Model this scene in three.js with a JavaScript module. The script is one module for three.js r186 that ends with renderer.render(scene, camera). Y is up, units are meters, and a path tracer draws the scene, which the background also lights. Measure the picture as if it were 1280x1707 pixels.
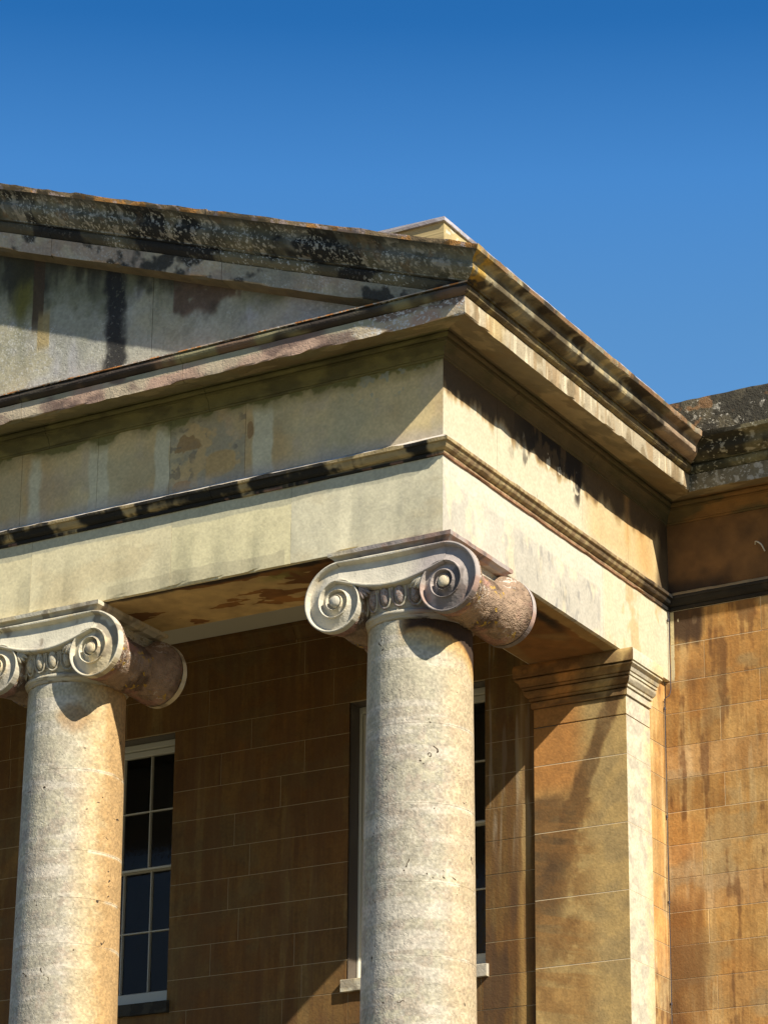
import * as THREE from 'three';
import { mergeGeometries, toCreasedNormals } from 'three/addons/utils/BufferGeometryUtils.js';

// ---------------------------------------------------------------- camera, sky, sun, exposure
// Building dimensions are written in units of the portico's depth and scaled by U to metres; Y0 is the height of the architrave soffit.
const U = 3.2, Y0 = 7.76;
const scene = new THREE.Scene();
const camera = new THREE.PerspectiveCamera(2 * Math.atan(853.5 / 4808.36) * 180 / Math.PI, 1280 / 1707, 0.5, 4000);
camera.rotation.order = 'YXZ';
camera.position.set(2.4201 * U, Y0 - 1.9258 * U, 4.3623 * U);
camera.rotation.set(0.3126, 0.5336, 0.0112);
camera.setViewOffset(1280, 1707, 27, -303.8, 1280, 1707);      // the picture is a crop above the lens axis

const SUN = new THREE.Vector3(1, 0.865, 0.395).normalize();
function makeSky() {
  const W = 512, H = 1024, d = new Float32Array(W * H * 4);
  const stops = [[-90, 0.1, 0.1, 0.06], [-2, 0.16, 0.18, 0.16], [0, 0.3496, 0.4048, 0.46], [6, 0.2668, 0.3588, 0.4876], [14, 0.1786, 0.2961, 0.4888], [22, 0.0814, 0.2101, 0.4194], [25, 0.0626, 0.1851, 0.3929], [28, 0.0419, 0.1602, 0.3925], [31, 0.014, 0.0981, 0.2904], [34, 0.0077, 0.0745, 0.2342], [40, 0.0073, 0.0637, 0.2048], [90, 0.0055, 0.0455, 0.1547]];
  for (let j = 0; j < H; j++) {
    const el = (j + .5) / H * 180 - 90;
    let k = 0; while (k < stops.length - 2 && el > stops[k + 1][0]) k++;
    const a = stops[k], b = stops[k + 1]; let t = (el - a[0]) / (b[0] - a[0]); t = Math.max(0, Math.min(1, t));
    for (let i = 0; i < W; i++) { const q = (j * W + i) * 4; for (let c = 0; c < 3; c++) d[q + c] = a[c + 1] + (b[c + 1] - a[c + 1]) * t; d[q + 3] = 1; }
  }
  const t = new THREE.DataTexture(d, W, H, THREE.RGBAFormat, THREE.FloatType);
  t.mapping = THREE.EquirectangularReflectionMapping; t.magFilter = t.minFilter = THREE.LinearFilter; t.wrapS = THREE.RepeatWrapping; t.needsUpdate = true;
  return t;
}
scene.background = makeSky(); scene.environment = scene.background;
const sun = new THREE.DirectionalLight(new THREE.Color().setRGB(1, 0.93, 0.82), 5.0);
sun.target.position.set(-1, Y0, -1); sun.position.copy(SUN).multiplyScalar(45).add(sun.target.position);
sun.castShadow = true; sun.shadow.mapSize.set(4096, 4096);
Object.assign(sun.shadow.camera, { left: -14, right: 14, top: 14, bottom: -14, near: 1, far: 120 });
scene.add(sun, sun.target);
const renderer = new THREE.WebGLRenderer({ antialias: true });
renderer.setSize(767, 1024);
renderer.shadowMap.enabled = true;
renderer.toneMapping = THREE.LinearToneMapping;
renderer.toneMappingExposure = 1.56;

// ---------------------------------------------------------------- noise
let seed = 12345;
const rnd = () => { seed = (seed * 1664525 + 1013904223) >>> 0; return seed / 4294967296; };
const NT = new Float32Array(65536); for (let i = 0; i < 65536; i++) NT[i] = rnd();
function vn(x, y) {
  const fx = Math.floor(x), fy = Math.floor(y); let u = x - fx, v = y - fy; u = u * u * (3 - 2 * u); v = v * v * (3 - 2 * v);
  const i0 = fx & 255, i1 = (fx + 1) & 255, j0 = (fy & 255) << 8, j1 = ((fy + 1) & 255) << 8;
  const a = NT[i0 + j0], b = NT[i1 + j0], c = NT[i0 + j1], d = NT[i1 + j1];
  return a + (b - a) * u + (c - a + (a - b - c + d) * u) * v;
}
function fb(x, y, o = 4) { let s = 0, a = .5, n = 0; for (let i = 0; i < o; i++) { s += a * vn(x, y); n += a; a *= .5; x = x * 2.03 + 17.3; y = y * 2.03 + 9.1; } return s / n; }
const ss = (a, b, x) => { const t = Math.max(0, Math.min(1, (x - a) / (b - a))); return t * t * (3 - 2 * t); };
const bump1 = (c, w, x) => { const t = Math.abs(x - c) / w; return t >= 1 ? 0 : (1 - t * t) * (1 - t * t); };
// scattered round spots (lichen, pits): 0..1 coverage
function spots(x, y, size, thr) {
  const wx = x, wy = y; x += .9 * (vn(wx * 1.7, wy * 1.7) - .5) + .5 * (vn(wx * 4.1 + 7, wy * 4.1) - .5); y += .9 * (vn(wx * 1.7 + 31, wy * 1.7) - .5) + .5 * (vn(wx * 4.1, wy * 4.1 + 19) - .5);
  const fx = Math.floor(x), fy = Math.floor(y); let best = 0;
  for (let j = -1; j <= 1; j++) for (let i = -1; i <= 1; i++) {
    const a = ((fx + i) & 255) + (((fy + j) & 255) << 8), r0 = NT[a]; if (r0 > thr) continue;
    const px = fx + i + NT[(a * 7 + 13) & 65535], py = fy + j + NT[(a * 13 + 101) & 65535], r = size * (.35 + .65 * NT[(a * 3 + 55) & 65535]);
    const dx = x - px, dy = y - py, d2 = (dx * dx + dy * dy) / (r * r); if (d2 < 1.4) best = Math.max(best, Math.min(1, (1.4 - d2) * 2));
  }
  return best;
}
const mx = (c, k, t) => { if (t <= 0) return; if (t > 1) t = 1; c[0] += (k[0] - c[0]) * t; c[1] += (k[1] - c[1]) * t; c[2] += (k[2] - c[2]) * t; };
const mul = (c, f) => { c[0] *= f; c[1] *= f; c[2] *= f; };

// ---------------------------------------------------------------- moulding profiles: outward, height, chip (units of U)
const curve = (pts, n = 4) => new THREE.SplineCurve(pts.map((p) => new THREE.Vector2(...p))).getPoints((pts.length - 1) * n).map((p) => [p.x, p.y]);
const bed = [[-.05, .3549], [0, .3549], [.0030, .3552], [.0036, .3585], [.0016, .3590], ...curve([[.0050, .3612], [.0062, .3665], [.0098, .3745], [.0155, .3800]]), [.0185, .3806], [.0190, .3862], [.0155, .3866], [.0158, .3880], ...curve([[.0205, .3890], [.0232, .3918], [.0238, .3955]], 3), [.0190, .3962], [.0190, .3990], [.0300, .3988]];
const corona = [[.0925, .3812], [.1015, .3800, 1], [.1015, .3845, .35], [.1015, .3900], [.1015, .4180], [.0985, .4184], [.0985, .4198], ...curve([[.1020, .4202], [.1068, .4222], [.1106, .4268], [.1118, .4322], [.1098, .4366]]), [.1060, .4372], [.1060, .4386], [.1135, .4390], [.1140, .4412]];
const gutter = [[.1205, .4420], ...curve([[.1226, .4428], [.1300, .4450], [.1365, .4498], [.1386, .4560], [.1370, .4620], [.1374, .4676], [.1425, .4724], [.1553, .4752]], 4), [.1568, .4765], [.1572, .4855, -.4]];
const shelfTop = [[.108, .4430], [0, .4640], [-.05, .4640]], gutterTop = [[.150, .4870], [0, .5000], [-.05, .5000]];
const fullCornice = [...bed, ...corona, ...gutter, ...gutterTop], lowCornice = [...bed, ...corona, ...shelfTop];
const taenia = [[-.05, .1575], [.0038, .1575, .6], [.0046, .1600], [.0046, .1640], [.0020, .1645], [.0022, .1655], ...curve([[.0062, .1662], [.0108, .1690], [.0142, .1730], [.0160, .1775]], 3), [.0160, .1788], [.0200, .1792], [.0202, .1850, -.5], [.0186, .1862], [0, .1990], [-.05, .1990]];
const V0 = -.05, arcTo = (p, q) => { let a = V0; for (let k = 1; k < p.length; k++) { a += Math.hypot(p[k][0] - p[k - 1][0], p[k][1] - p[k - 1][1]); if (p[k] === q) return a; } };
const vBed = arcTo(fullCornice, bed[bed.length - 1]), vSof = arcTo(fullCornice, corona[1]) - .0005, vCor = arcTo(fullCornice, corona[4]) + .001, vRoll = arcTo(fullCornice, corona[corona.length - 2]), vLip = arcTo(fullCornice, gutter[gutter.length - 2]);
const vTop = arcTo(taenia, taenia[taenia.length - 4]);

// ---------------------------------------------------------------- textures (metric uv, units of U)
function tex(W, H, s0, s1, y0, y1, fn, wrap = THREE.MirroredRepeatWrapping) {
  const d = new Uint8Array(W * H * 4), c = [0, 0, 0];
  for (let j = 0; j < H; j++) for (let i = 0; i < W; i++) {
    fn(s0 + (s1 - s0) * (i + .5) / W, y0 + (y1 - y0) * (j + .5) / H, c);
    const q = (j * W + i) * 4; for (let k = 0; k < 3; k++) d[q + k] = Math.max(0, Math.min(255, c[k] * 255)); d[q + 3] = 255;
  }
  const t = new THREE.DataTexture(d, W, H); t.colorSpace = THREE.SRGBColorSpace; t.magFilter = t.minFilter = THREE.LinearFilter;
  t.wrapS = t.wrapT = wrap; t.repeat.set(1 / (s1 - s0), 1 / (y1 - y0)); t.offset.set(-s0 / (s1 - s0), -y0 / (y1 - y0)); t.needsUpdate = true;
  return t;
}
function grainBump(N, tile, fn) {
  const d = new Uint8Array(N * N * 4);
  for (let j = 0; j < N; j++) for (let i = 0; i < N; i++) { const v = Math.max(0, Math.min(1, fn(i / N, j / N))) * 255, q = (j * N + i) * 4; d[q] = d[q + 1] = d[q + 2] = v; d[q + 3] = 255; }
  const t = new THREE.DataTexture(d, N, N); t.magFilter = t.minFilter = THREE.LinearFilter; t.wrapS = t.wrapT = THREE.RepeatWrapping; t.repeat.set(1 / tile, 1 / tile); t.needsUpdate = true; return t;
}
const bumpFine = grainBump(512, .4, (u, v) => .25 * vn(u * 256, v * 256) + .3 * vn(u * 128, v * 128) + .25 * vn(u * 64, v * 64) + .2 * vn(u * 16, v * 16));
const bumpPit = grainBump(1024, .42, (u, v) => .3 * vn(u * 256, v * 256) + .25 * vn(u * 128, v * 128) + .25 * vn(u * 64, v * 64) + .2 * vn(u * 16, v * 16) - .55 * spots(u * 64, v * 64, .34, .3) * vn(u * 16, v * 16) - .8 * spots(u * 16 + .4, v * 16, .12, .12));

// --- architrave and frieze, unfolded round the corner: s < 0 front, s > 0 flank
const archJoints = [-1.31, -.949, -.608, -.332], friezeJointsF = [-1.3, -.985, -.794, -.618, -.441], friezeJointsS = [.216, .587, .803];
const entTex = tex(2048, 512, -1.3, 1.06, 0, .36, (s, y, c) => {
  const n1 = fb(s * 7, y * 7), n2 = fb(s * 34 + 5, y * 34, 3), n3 = vn(s * 260, y * 260), st = fb(s * 46, y * 4 + 3, 3), fine = fb(s * 130, y * 130, 2);
  if (y < .1605) {
    if (s < 0) {
      c[0] = .92; c[1] = .86; c[2] = .67;
      let k = 0; for (const j of archJoints) if (s > j) k++;
      mx(c, [.88, .845, .715], k === 4 ? .75 : k === 2 ? .15 : .3 * n1);
      mx(c, [.92, .87, .67], k === 3 ? .7 : 0);
      mx(c, [.83, .74, .55], .35 * ss(.5, .7, fb(s * 7 + 3, y * 16 + 8)));
      mx(c, [.76, .55, .33], .5 * ss(.6, .78, fb(s * 14 + 31, y * 3 + 4)) * bump1(-.83, .14, s));
      const edge = .127 + [.004, -.002, .003, -.003, .001][k] + .007 * (fb(s * 22, 3.3, 3) - .5) + .033 * ss(-.065, -.003, s);
      mx(c, [.70, .68, .57], .62 * ss(edge - .0022, edge + .0022, y));
      if (s > -.76 && s < -.345) mx(c, [.79, .74, .585], .6 * (1 - ss(.028, .031, y + .012 * (fb(s * 12, 1) - .5))));
      mx(c, [.72, .69, .60], .2 * ss(.5, .75, fb(s * 40, y * 30 + 4)) * (k === 4 ? 1 : .3));
    } else {
      c[0] = .81; c[1] = .78; c[2] = .69;
      const b = .118 - .02 * s + .006 * (fb(s * 26, 7) - .5);
      const grey = (1 - ss(b - .006, b + .004, y)) * (1 - ss(.655, .672, s));
      mx(c, [.735, .71, .645], grey * (.55 + .5 * n1));
      mx(c, [.60, .585, .55], grey * .9 * ss(.56, .7, fb(s * 60, y * 22 + 6, 4)) * bump1(.5, .3, s));
      mx(c, [.86, .81, .68], grey * .8 * ss(.55, .75, fb(s * 40 + 9, y * 20, 3)));
      mx(c, [.81, .755, .605], ss(.67, .69, s) * (.4 + .5 * n1));
      mx(c, [.74, .60, .38], .5 * ss(.67, .7, s) * ss(.6, .75, fb(s * 24, y * 15, 3)));
    }
  } else if (s < 0) {
    c[0] = .86; c[1] = .77; c[2] = .56;
    mx(c, [.78, .63, .40], .6 * ss(.45, .7, fb(s * 5 + 2, y * 4)));
    mx(c, [.73, .69, .54], .45 * ss(.48, .66, fb(s * 13 + 4, y * 9 + 1)));
    mx(c, [.72, .66, .60], .3 * ss(.5, .7, fb(s * 16 + 9, y * 12)));
    const wash = Math.max(bump1(-.79, .034, s + .012 * (vn(3, y * 25) - .5)), .9 * bump1(-.636, .026, s + .01 * (vn(8, y * 25) - .5)), bump1(-.40, .034, s + .006 * (vn(5, y * 30) - .5)), .5 * bump1(-.95, .03, s));
    mx(c, [.86, .82, .665], ss(.12, .45, wash + .3 * (n2 - .5)) * .9 * (1 - ss(.33, .355, y)));
    // failed render coat on one stone: grey patches, bare golden stone
    if (s > -.618 && s < -.441) {
      mx(c, [.66, .62, .50], .7 * ss(.42, .5, fb(s * 22, y * 22 + 3)));
      mx(c, [.80, .65, .40], ss(.45, .6, bump1(-.50, .07, s) * bump1(.24, .055, y) + .35 * (n2 - .5)) * .8);
      const w1 = (fb(s * 30 + 3, y * 30, 4) - .5), w2 = (fb(s * 30 + 50, y * 30 + 8, 4) - .5);
      mx(c, [.62, .49, .31], .75 * ss(.28, .42, bump1(-.580, .050, s + .05 * w1) * bump1(.298, .026, y + .04 * w2)));
      mx(c, [.78, .58, .33], .85 * ss(.30, .42, bump1(-.588, .040, s + .05 * w2) * bump1(.203, .030, y + .035 * w1)));
      mx(c, [.48, .44, .36], .55 * ss(.60, .66, fb(s * 55, y * 55 + 2, 3)) * ss(.44, .52, fb(s * 12 + 3, y * 12)));
    }
    mx(c, [.60, .46, .29], .7 * ss(.3, .42, bump1(-.432, .013, s + .01 * (n2 - .5)) * bump1(.297, .03, y) + .3 * (n2 - .5)));
    mx(c, [.70, .66, .62], .55 * (1 - ss(.202, .222 + .02 * n2, y)));
    // algae and soot under the bed mould
    const tp = y + .030 * (fb(s * 18, y * 8 + 3, 4) - .5) + .03 * (n2 - .5);
    mx(c, [.58, .54, .36], .6 * ss(.322, .350, tp));
    mx(c, [.33, .34, .15], .6 * ss(.343, .353, tp + .012 * (fine - .5)));
    mx(c, [.62, .63, .56], .8 * ss(.62, .7, fb(s * 90, y * 90, 3)) * ss(.29, .32, y) * bump1(-.12, .14, s));
  } else {
    c[0] = .80; c[1] = .76; c[2] = .635;
    mx(c, [.78, .65, .41], .8 * ss(.56, .66, s + .05 * (n1 - .5)));
    mx(c, [.76, .72, .62], .5 * n1);
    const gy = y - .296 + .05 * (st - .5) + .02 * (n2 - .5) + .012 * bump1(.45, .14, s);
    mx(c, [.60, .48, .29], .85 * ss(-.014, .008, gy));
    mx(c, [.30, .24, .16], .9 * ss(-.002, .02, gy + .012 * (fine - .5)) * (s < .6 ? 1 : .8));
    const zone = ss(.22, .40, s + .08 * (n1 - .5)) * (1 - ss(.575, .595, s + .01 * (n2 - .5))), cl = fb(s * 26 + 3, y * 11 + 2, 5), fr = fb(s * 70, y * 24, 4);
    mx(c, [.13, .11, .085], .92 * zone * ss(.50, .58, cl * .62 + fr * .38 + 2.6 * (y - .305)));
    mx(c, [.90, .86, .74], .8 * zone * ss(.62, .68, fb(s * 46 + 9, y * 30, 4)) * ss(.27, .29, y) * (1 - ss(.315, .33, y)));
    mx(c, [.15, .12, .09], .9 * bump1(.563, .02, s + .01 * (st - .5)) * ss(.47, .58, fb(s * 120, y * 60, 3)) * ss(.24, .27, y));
    mx(c, [.76, .58, .34], .6 * bump1(.80, .022, s) * ss(.22, .26, y + .04 * (st - .5)));
    mx(c, [.76, .57, .32], .5 * bump1(.89, .06, s + .25 * (y - .23)) * (1 - ss(.29, .31, y)));
    mx(c, [.30, .23, .14], .8 * ss(.935, .965, s - .15 * (y - .25)));
    mx(c, [.70, .68, .63], .4 * (1 - ss(.202, .222, y)) * n1);
  }
  mul(c, .93 + .07 * n2 + .09 * (n3 - .5) + .05 * (fine - .5));
});

// --- weathered cornice stone: v is the length along the moulding's profile from the frieze upward, s unfolded (front, flank, then main wall at s > 1)
function lichened(s, v, c, o) {
  const n1 = fb(s * 9 + o.k, v * 9), n2 = fb(s * 40, v * 40 + o.k, 3), n3 = vn(s * 240, v * 240), st = fb(s * 60 + o.k, v * 6, 3);
  mx(c, o.dark, o.amount * ss(o.lo, o.lo + .13, fb(s * 13 + o.k * 3, v * 13 + 2) * .6 + st * .25 + n2 * .15));
  mx(c, o.spot, ss(.3, .6, spots(s * 150, v * 150 + o.k, .36, o.spots) * (.3 + .7 * ss(.42, .6, n1 + .2 * (n2 - .5)))) * .9);
  mx(c, o.spot, .8 * ss(.62, .72, fb(s * 70 + 7, v * 70 + o.k, 3)) * ss(.4, .6, n1));
  mul(c, .9 + .12 * n2 + .14 * (n3 - .5));
}
const cornTex = tex(2048, 512, -1.3, 2.1, -.02, .34, (s, v, c) => {
  const main = s > 1.45, front = s < .2; if (main) s -= .48; else if (!front) s -= .4;
  const n1 = fb(s * 8, v * 8 + 4), n2 = fb(s * 40, v * 40, 3), st = fb(s * 55, v * 7, 3);
  if (v < vBed) { c[0] = .45; c[1] = .42; c[2] = .25; if (!front) mx(c, [.37, .32, .215], 1); if (main) mx(c, [.50, .36, .18], 1); mx(c, [.30, .28, .17], .6 * ss(.45, .65, fb(s * 14, v * 30))); mul(c, .9 + .2 * n2); return; }       // bed mould; shade of the recess put into the darker colour
  if (v < vSof) { c[0] = .45; c[1] = .395; c[2] = .275; if (front) mx(c, [.47, .43, .29], .8); mx(c, [.45, .37, .23], .7 * ss(.42, .62, n1)); mx(c, [.64, .56, .40], .5 * ss(.55, .66, fb(s * 16 + 4, v * 22))); mul(c, .92 + .16 * n2); return; }  // soffit; its shade painted in as a darker tone
  if (v < vCor) {                                                                        // corona face
    if (main) { c[0] = .50; c[1] = .47; c[2] = .38; lichened(s, v, c, { k: 3, dark: [.26, .25, .20], amount: .8, lo: .44, spot: [.74, .73, .68], spots: .5 }); }
    else if (front) {
      c[0] = .76; c[1] = .69; c[2] = .57; mx(c, [.73, .59, .50], .8 * ss(.45, .6, fb(s * 9 + 2, v * 7))); mx(c, [.63, .62, .50], .75 * ss(vCor - .018, vCor - .010, v + .008 * (n2 - .5)) * ss(.35, .6, n1));
      mx(c, [.47, .38, .33], .75 * ss(.52, .66, fb(s * 12 + 11, v * 20 + 1))); mx(c, [.83, .82, .79], .9 * ss(.4, .7, spots(s * 150, v * 150, .42, .6)) * ss(-.2, -.05, s + .3 * (v - vSof)));
      mul(c, .9 + .16 * n2);
    } else { c[0] = .68; c[1] = .625; c[2] = .51; mx(c, [.60, .49, .34], .6 * ss(.5, .68, st)); mx(c, [.85, .80, .67], .7 * ss(.58, .7, fb(s * 90, v * 10 + 2, 3))); mx(c, [.45, .38, .26], .6 * ss(.57, .7, fb(s * 30 + 3, v * 20, 3))); mx(c, [.76, .60, .28], .7 * bump1(.02, .05, s) * n1); mul(c, .9 + .18 * n2); }
    return;
  }
  if (v < vRoll) {                                                                        // roll
    if (main) { c[0] = .44; c[1] = .42; c[2] = .30; lichened(s, v, c, { k: 5, dark: [.20, .20, .14], amount: .9, lo: .40, spot: [.62, .61, .52], spots: .3 }); }
    else if (front) { c[0] = .45; c[1] = .36; c[2] = .28; mx(c, [.53, .50, .36], ss(.45, .6, fb(s * 10, v * 4))); mx(c, [.20, .17, .14], .85 * ss(.5, .64, fb(s * 8 + 21, v * 8))); mx(c, [.78, .76, .71], .9 * ss(.3, .6, spots(s * 110, v * 110, .4, .4)) * ss(vRoll - .014, vRoll - .004, v)); }
    else { c[0] = .50; c[1] = .43; c[2] = .29; mx(c, [.30, .25, .16], .8 * ss(.45, .62, n1)); mx(c, [.62, .55, .35], .6 * ss(.5, .66, st)); }
    mul(c, .9 + .2 * n2); return;
  }
  if (front && v > vRoll) { c[0] = .70; c[1] = .62; c[2] = .54; mx(c, [.80, .48, .20], .8 * ss(.5, .64, fb(s * 60, v * 60, 3))); mx(c, [.84, .82, .77], .8 * ss(.3, .6, spots(s * 120, v * 120, .4, .5))); return; }
  if (main) { c[0] = .42; c[1] = .39; c[2] = .28; lichened(s, v, c, { k: 9, dark: [.17, .155, .10], amount: .95, lo: .36, spot: [.70, .68, .60], spots: .22 }); return; }
  c[0] = .55; c[1] = .515; c[2] = .415;                                                    // flank gutter moulding
  mx(c, [.74, .66, .47], .7 * ss(.5, .66, fb(s * 70, v * 12, 3))); mx(c, [.34, .29, .19], .85 * ss(.42, .58, fb(s * 10 + 7, v * 13))); mx(c, [.20, .16, .10], .85 * ss(.52, .66, fb(s * 22 + 2, v * 20 + 8)));
  mx(c, [.72, .60, .49], .7 * ss(.45, .6, n1) * ss(.5, .8, s)); mx(c, [.78, .60, .20], .8 * ss(.45, .56, n2) * bump1(-.12, .06, s)); mx(c, [.56, .40, .25], .6 * ss(vLip - .002, vLip, v) * ss(.4, .6, fb(s * 50, 2)));
  mul(c, .88 + .22 * n2 + .1 * (vn(s * 240, v * 240) - .5));
});
const rakeTex = tex(2048, 512, -1.3, .2, -.02, .34, (s, v, c) => {
  const n1 = fb(s * 8, v * 8), n2 = fb(s * 45, v * 45, 3), n3 = vn(s * 260, v * 260);
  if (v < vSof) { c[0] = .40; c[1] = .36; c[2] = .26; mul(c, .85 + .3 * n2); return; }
  if (v < vCor) {
    c[0] = .77; c[1] = .71; c[2] = .59; mx(c, [.66, .57, .50], .6 * ss(.42, .56, fb(s * 14, v * 14 + 2))); mx(c, [.58, .57, .49], .8 * ss(-.55, -.3, s) * ss(.35, .6, n1));
    mx(c, [.22, .21, .18], .9 * ss(.53, .66, fb(s * 11 + 4, v * 12, 5) + .35 * (n2 - .5))); mx(c, [.80, .78, .73], .6 * ss(.3, .6, spots(s * 210, v * 210, .42, .55)) * ss(.36, .62, fb(s * 14 + 8, v * 14) + .5 * (n2 - .5)));
    mul(c, .9 + .14 * n2 + .12 * (n3 - .5)); return;
  }
  if (v < vRoll) { c[0] = .33; c[1] = .31; c[2] = .24; mx(c, [.50, .48, .38], .7 * ss(.45, .6, n1)); mx(c, [.13, .12, .10], .9 * ss(.48, .6, fb(s * 15 + 3, v * 15))); mx(c, [.80, .79, .75], .85 * ss(.3, .6, spots(s * 190, v * 190, .4, .45)) * ss(.4, .6, n1)); mul(c, .9 + .2 * n2); return; }
  if (v > vLip) { c[0] = .50; c[1] = .42; c[2] = .30; mx(c, [.70, .48, .22], .8 * ss(.53, .63, fb(s * 30, v * 50, 3))); mx(c, [.70, .62, .60], .7 * ss(.55, .66, fb(s * 45 + 3, v * 60))); mul(c, .85 + .3 * n2); return; }
  c[0] = .45; c[1] = .445; c[2] = .39;
  mx(c, [.31, .30, .23], .75 * ss(.42, .58, fb(s * 12 + 2, v * 9))); mx(c, [.12, .118, .10], .9 * ss(.47, .57, fb(s * 9 + 13, v * 12 + 4, 4) + .2 * (n2 - .5)));
  mx(c, [.52, .50, .40], .7 * ss(.54, .66, fb(s * 24 + 7, v * 9, 3))); mx(c, [.76, .745, .68], .85 * ss(.3, .6, spots(s * 170, v * 170, .46, .55)) * ss(.36, .54, fb(s * 8 + 5, v * 16)));
  mx(c, [.70, .68, .62], .7 * ss(.66, .72, fb(s * 60, v * 60, 3))); mx(c, [.46, .36, .24], .4 * ss(.66, .71, fb(s * 26 + 40, v * 30))); mx(c, [.22, .20, .14], .6 * ss(vLip - .015, vLip, v + .01 * (n2 - .5)));
  mul(c, .86 + .2 * n2 + .16 * (n3 - .5));
});
const tympTex = tex(1024, 512, -1.3, -.1, .39, .89, (s, y, c) => {
  s += .018; y += .04;
  const n1 = fb(s * 8, y * 8), n2 = fb(s * 44, y * 44, 3), n3 = vn(s * 240, y * 240), st = fb(s * 42, y * 5, 4), top = y - (.80 - .3675 * (s + 1.0)) + .06;   // height of the raking soffit
  c[0] = .70; c[1] = .69; c[2] = .615;
  mx(c, [.68, .64, .50], .6 * ss(.45, .62, fb(s * 6 + 2, y * 6))); mx(c, [.66, .655, .66], .6 * ss(.45, .6, fb(s * 7 + 9, y * 9)));
  mx(c, [.55, .545, .45], .45 * ss(.46, .66, fb(s * 24 + 2, y * 8, 4)) * ss(.5, .62, y + .1 * n1)); mx(c, [.78, .77, .72], .8 * ss(.3, .6, spots(s * 190, y * 190, .38, .6)) * ss(.42, .6, fb(s * 7 + 20, y * 7)));
  const hi = .63 - .18 * (s + .8);                                                       // algae hangs from the soffit in tongues
  mx(c, [.40, .40, .28], .8 * ss(-.015, .06, y - hi + .11 * (fb(s * 20 + 6, y * 4, 4) - .5) + .06 * (n2 - .5))); mx(c, [.40, .37, .10], .75 * bump1(-1.0, .05, s) * ss(.62, .7, y + .1 * (st - .5)));
  mx(c, [.15, .14, .11], .7 * ss(.04, .12, y - hi + .16 * (fb(s * 34, y * 6 + 3, 4) - .5) + .05 * (n2 - .5)));
  mx(c, [.12, .115, .11], .85 * ss(.10, .85, bump1(-.763 + .01 * (vn(y * 9, 2) - .5), .044, s + .02 * (fb(s * 30, y * 14, 4) - .5)) + .7 * (n2 - .5)) * (1 - .5 * ss(.3, .6, spots(s * 120, y * 120, .3, .5))));
  mx(c, [.28, .21, .13], .8 * ss(.25, .45, bump1(-.962, .022, s) + .2 * (n2 - .5)) * ss(.61, .66, y)); mx(c, [.66, .57, .36], .8 * ss(.3, .5, bump1(-.945, .025, s) + .3 * (n2 - .5)) * ss(.575, .6, y) * (1 - ss(.655, .68, y)));
  const rp = ss(-.628, -.622, s) * (1 - ss(-.474, -.464, s + .02 * (n2 - .5))) * ss(.0, .02, y - (.545 + .05 * Math.abs(s + .555) / .08 * .5) + .10 * (fb(s * 16, y * 10, 4) - .5));
  mx(c, [.36, .26, .20], .7 * rp * ss(.25, .5, n2 + .3 * n1)); mx(c, [.25, .22, .17], .6 * rp * ss(.45, .58, n1));
  mul(c, .9 + .14 * n2 + .12 * (n3 - .5));
});
// --- golden ashlar
function golden(s, y, c, k) {
  const n1 = fb(s * 6 + k, y * 6), n2 = fb(s * 36 + k, y * 36, 3), n3 = vn(s * 250, y * 250), st = fb(s * 42 + k, y * 3.2, 4), st2 = fb(s * 110 + k, y * 8, 3);
  const st3 = fb(s * 170 + k, y * 14, 3);
  c[0] = .75; c[1] = .60; c[2] = .365;
  mx(c, [.67, .49, .25], .45 * ss(.42, .64, st) + .4 * ss(.48, .66, fb(s * 15 + k, y * 15))); mx(c, [.83, .72, .51], .75 * ss(.54, .68, fb(s * 34 + k + 9, y * 2.6 + 4, 4) * .8 + .2 * st3)); mx(c, [.55, .39, .20], .5 * ss(.5, .66, st2) * ss(.4, .6, n1)); mx(c, [.60, .45, .25], .4 * ss(.55, .7, st3)); mx(c, [.76, .55, .29], .5 * ss(.5, .65, n1));
  mx(c, [.66, .60, .46], .45 * ss(.5, .66, fb(s * 10 + 4 + k, y * 14)));
  mul(c, .9 + .14 * n2 + .12 * (n3 - .5));
}
const mainTex = tex(768, 1024, -.02, .8, -.95, .36, (s, y, c) => {
  golden(s, y, c, 3); const n2 = fb(s * 40, y * 40, 3), st = fb(s * 60, y * 5, 3);
  mx(c, [.40, .27, .14], .6 * ss(.54, .66, fb(s * 40 + 7, y * 4, 4) * .75 + .25 * n2)); mx(c, [.42, .27, .12], .55 * ss(.42, .6, fb(s * 16, y * 3 + 8)) * (1 - ss(.05, .12, s)) * (1 - ss(-.02, .05, y)));
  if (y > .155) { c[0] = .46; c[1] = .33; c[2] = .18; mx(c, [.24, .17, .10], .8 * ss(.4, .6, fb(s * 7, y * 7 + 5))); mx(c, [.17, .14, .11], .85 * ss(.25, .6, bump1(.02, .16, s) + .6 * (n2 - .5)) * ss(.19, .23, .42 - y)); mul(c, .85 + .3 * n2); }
  else {
    mx(c, [.22, .15, .085], .85 * ss(.1, .55, .9 - s * 6.5 + .9 * (st - .5)) * ss(.065, .10, y + .05 * (st - .5) + .02 * (n2 - .5)));
    mx(c, [.86, .82, .66], .9 * (s > .0035 && s < .0105 + .003 * n2 ? 1 : 0) * ss(-.005, .005, y) );
    mx(c, [.88, .85, .75], ss(.5, .8, bump1(.022, .003, s) * bump1(.135, .009, y)));
    mx(c, [.62, .56, .48], .3 * ss(.4, .7, bump1(.06, .012, s) * bump1(.13, .02, y)));
  }
});
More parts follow.
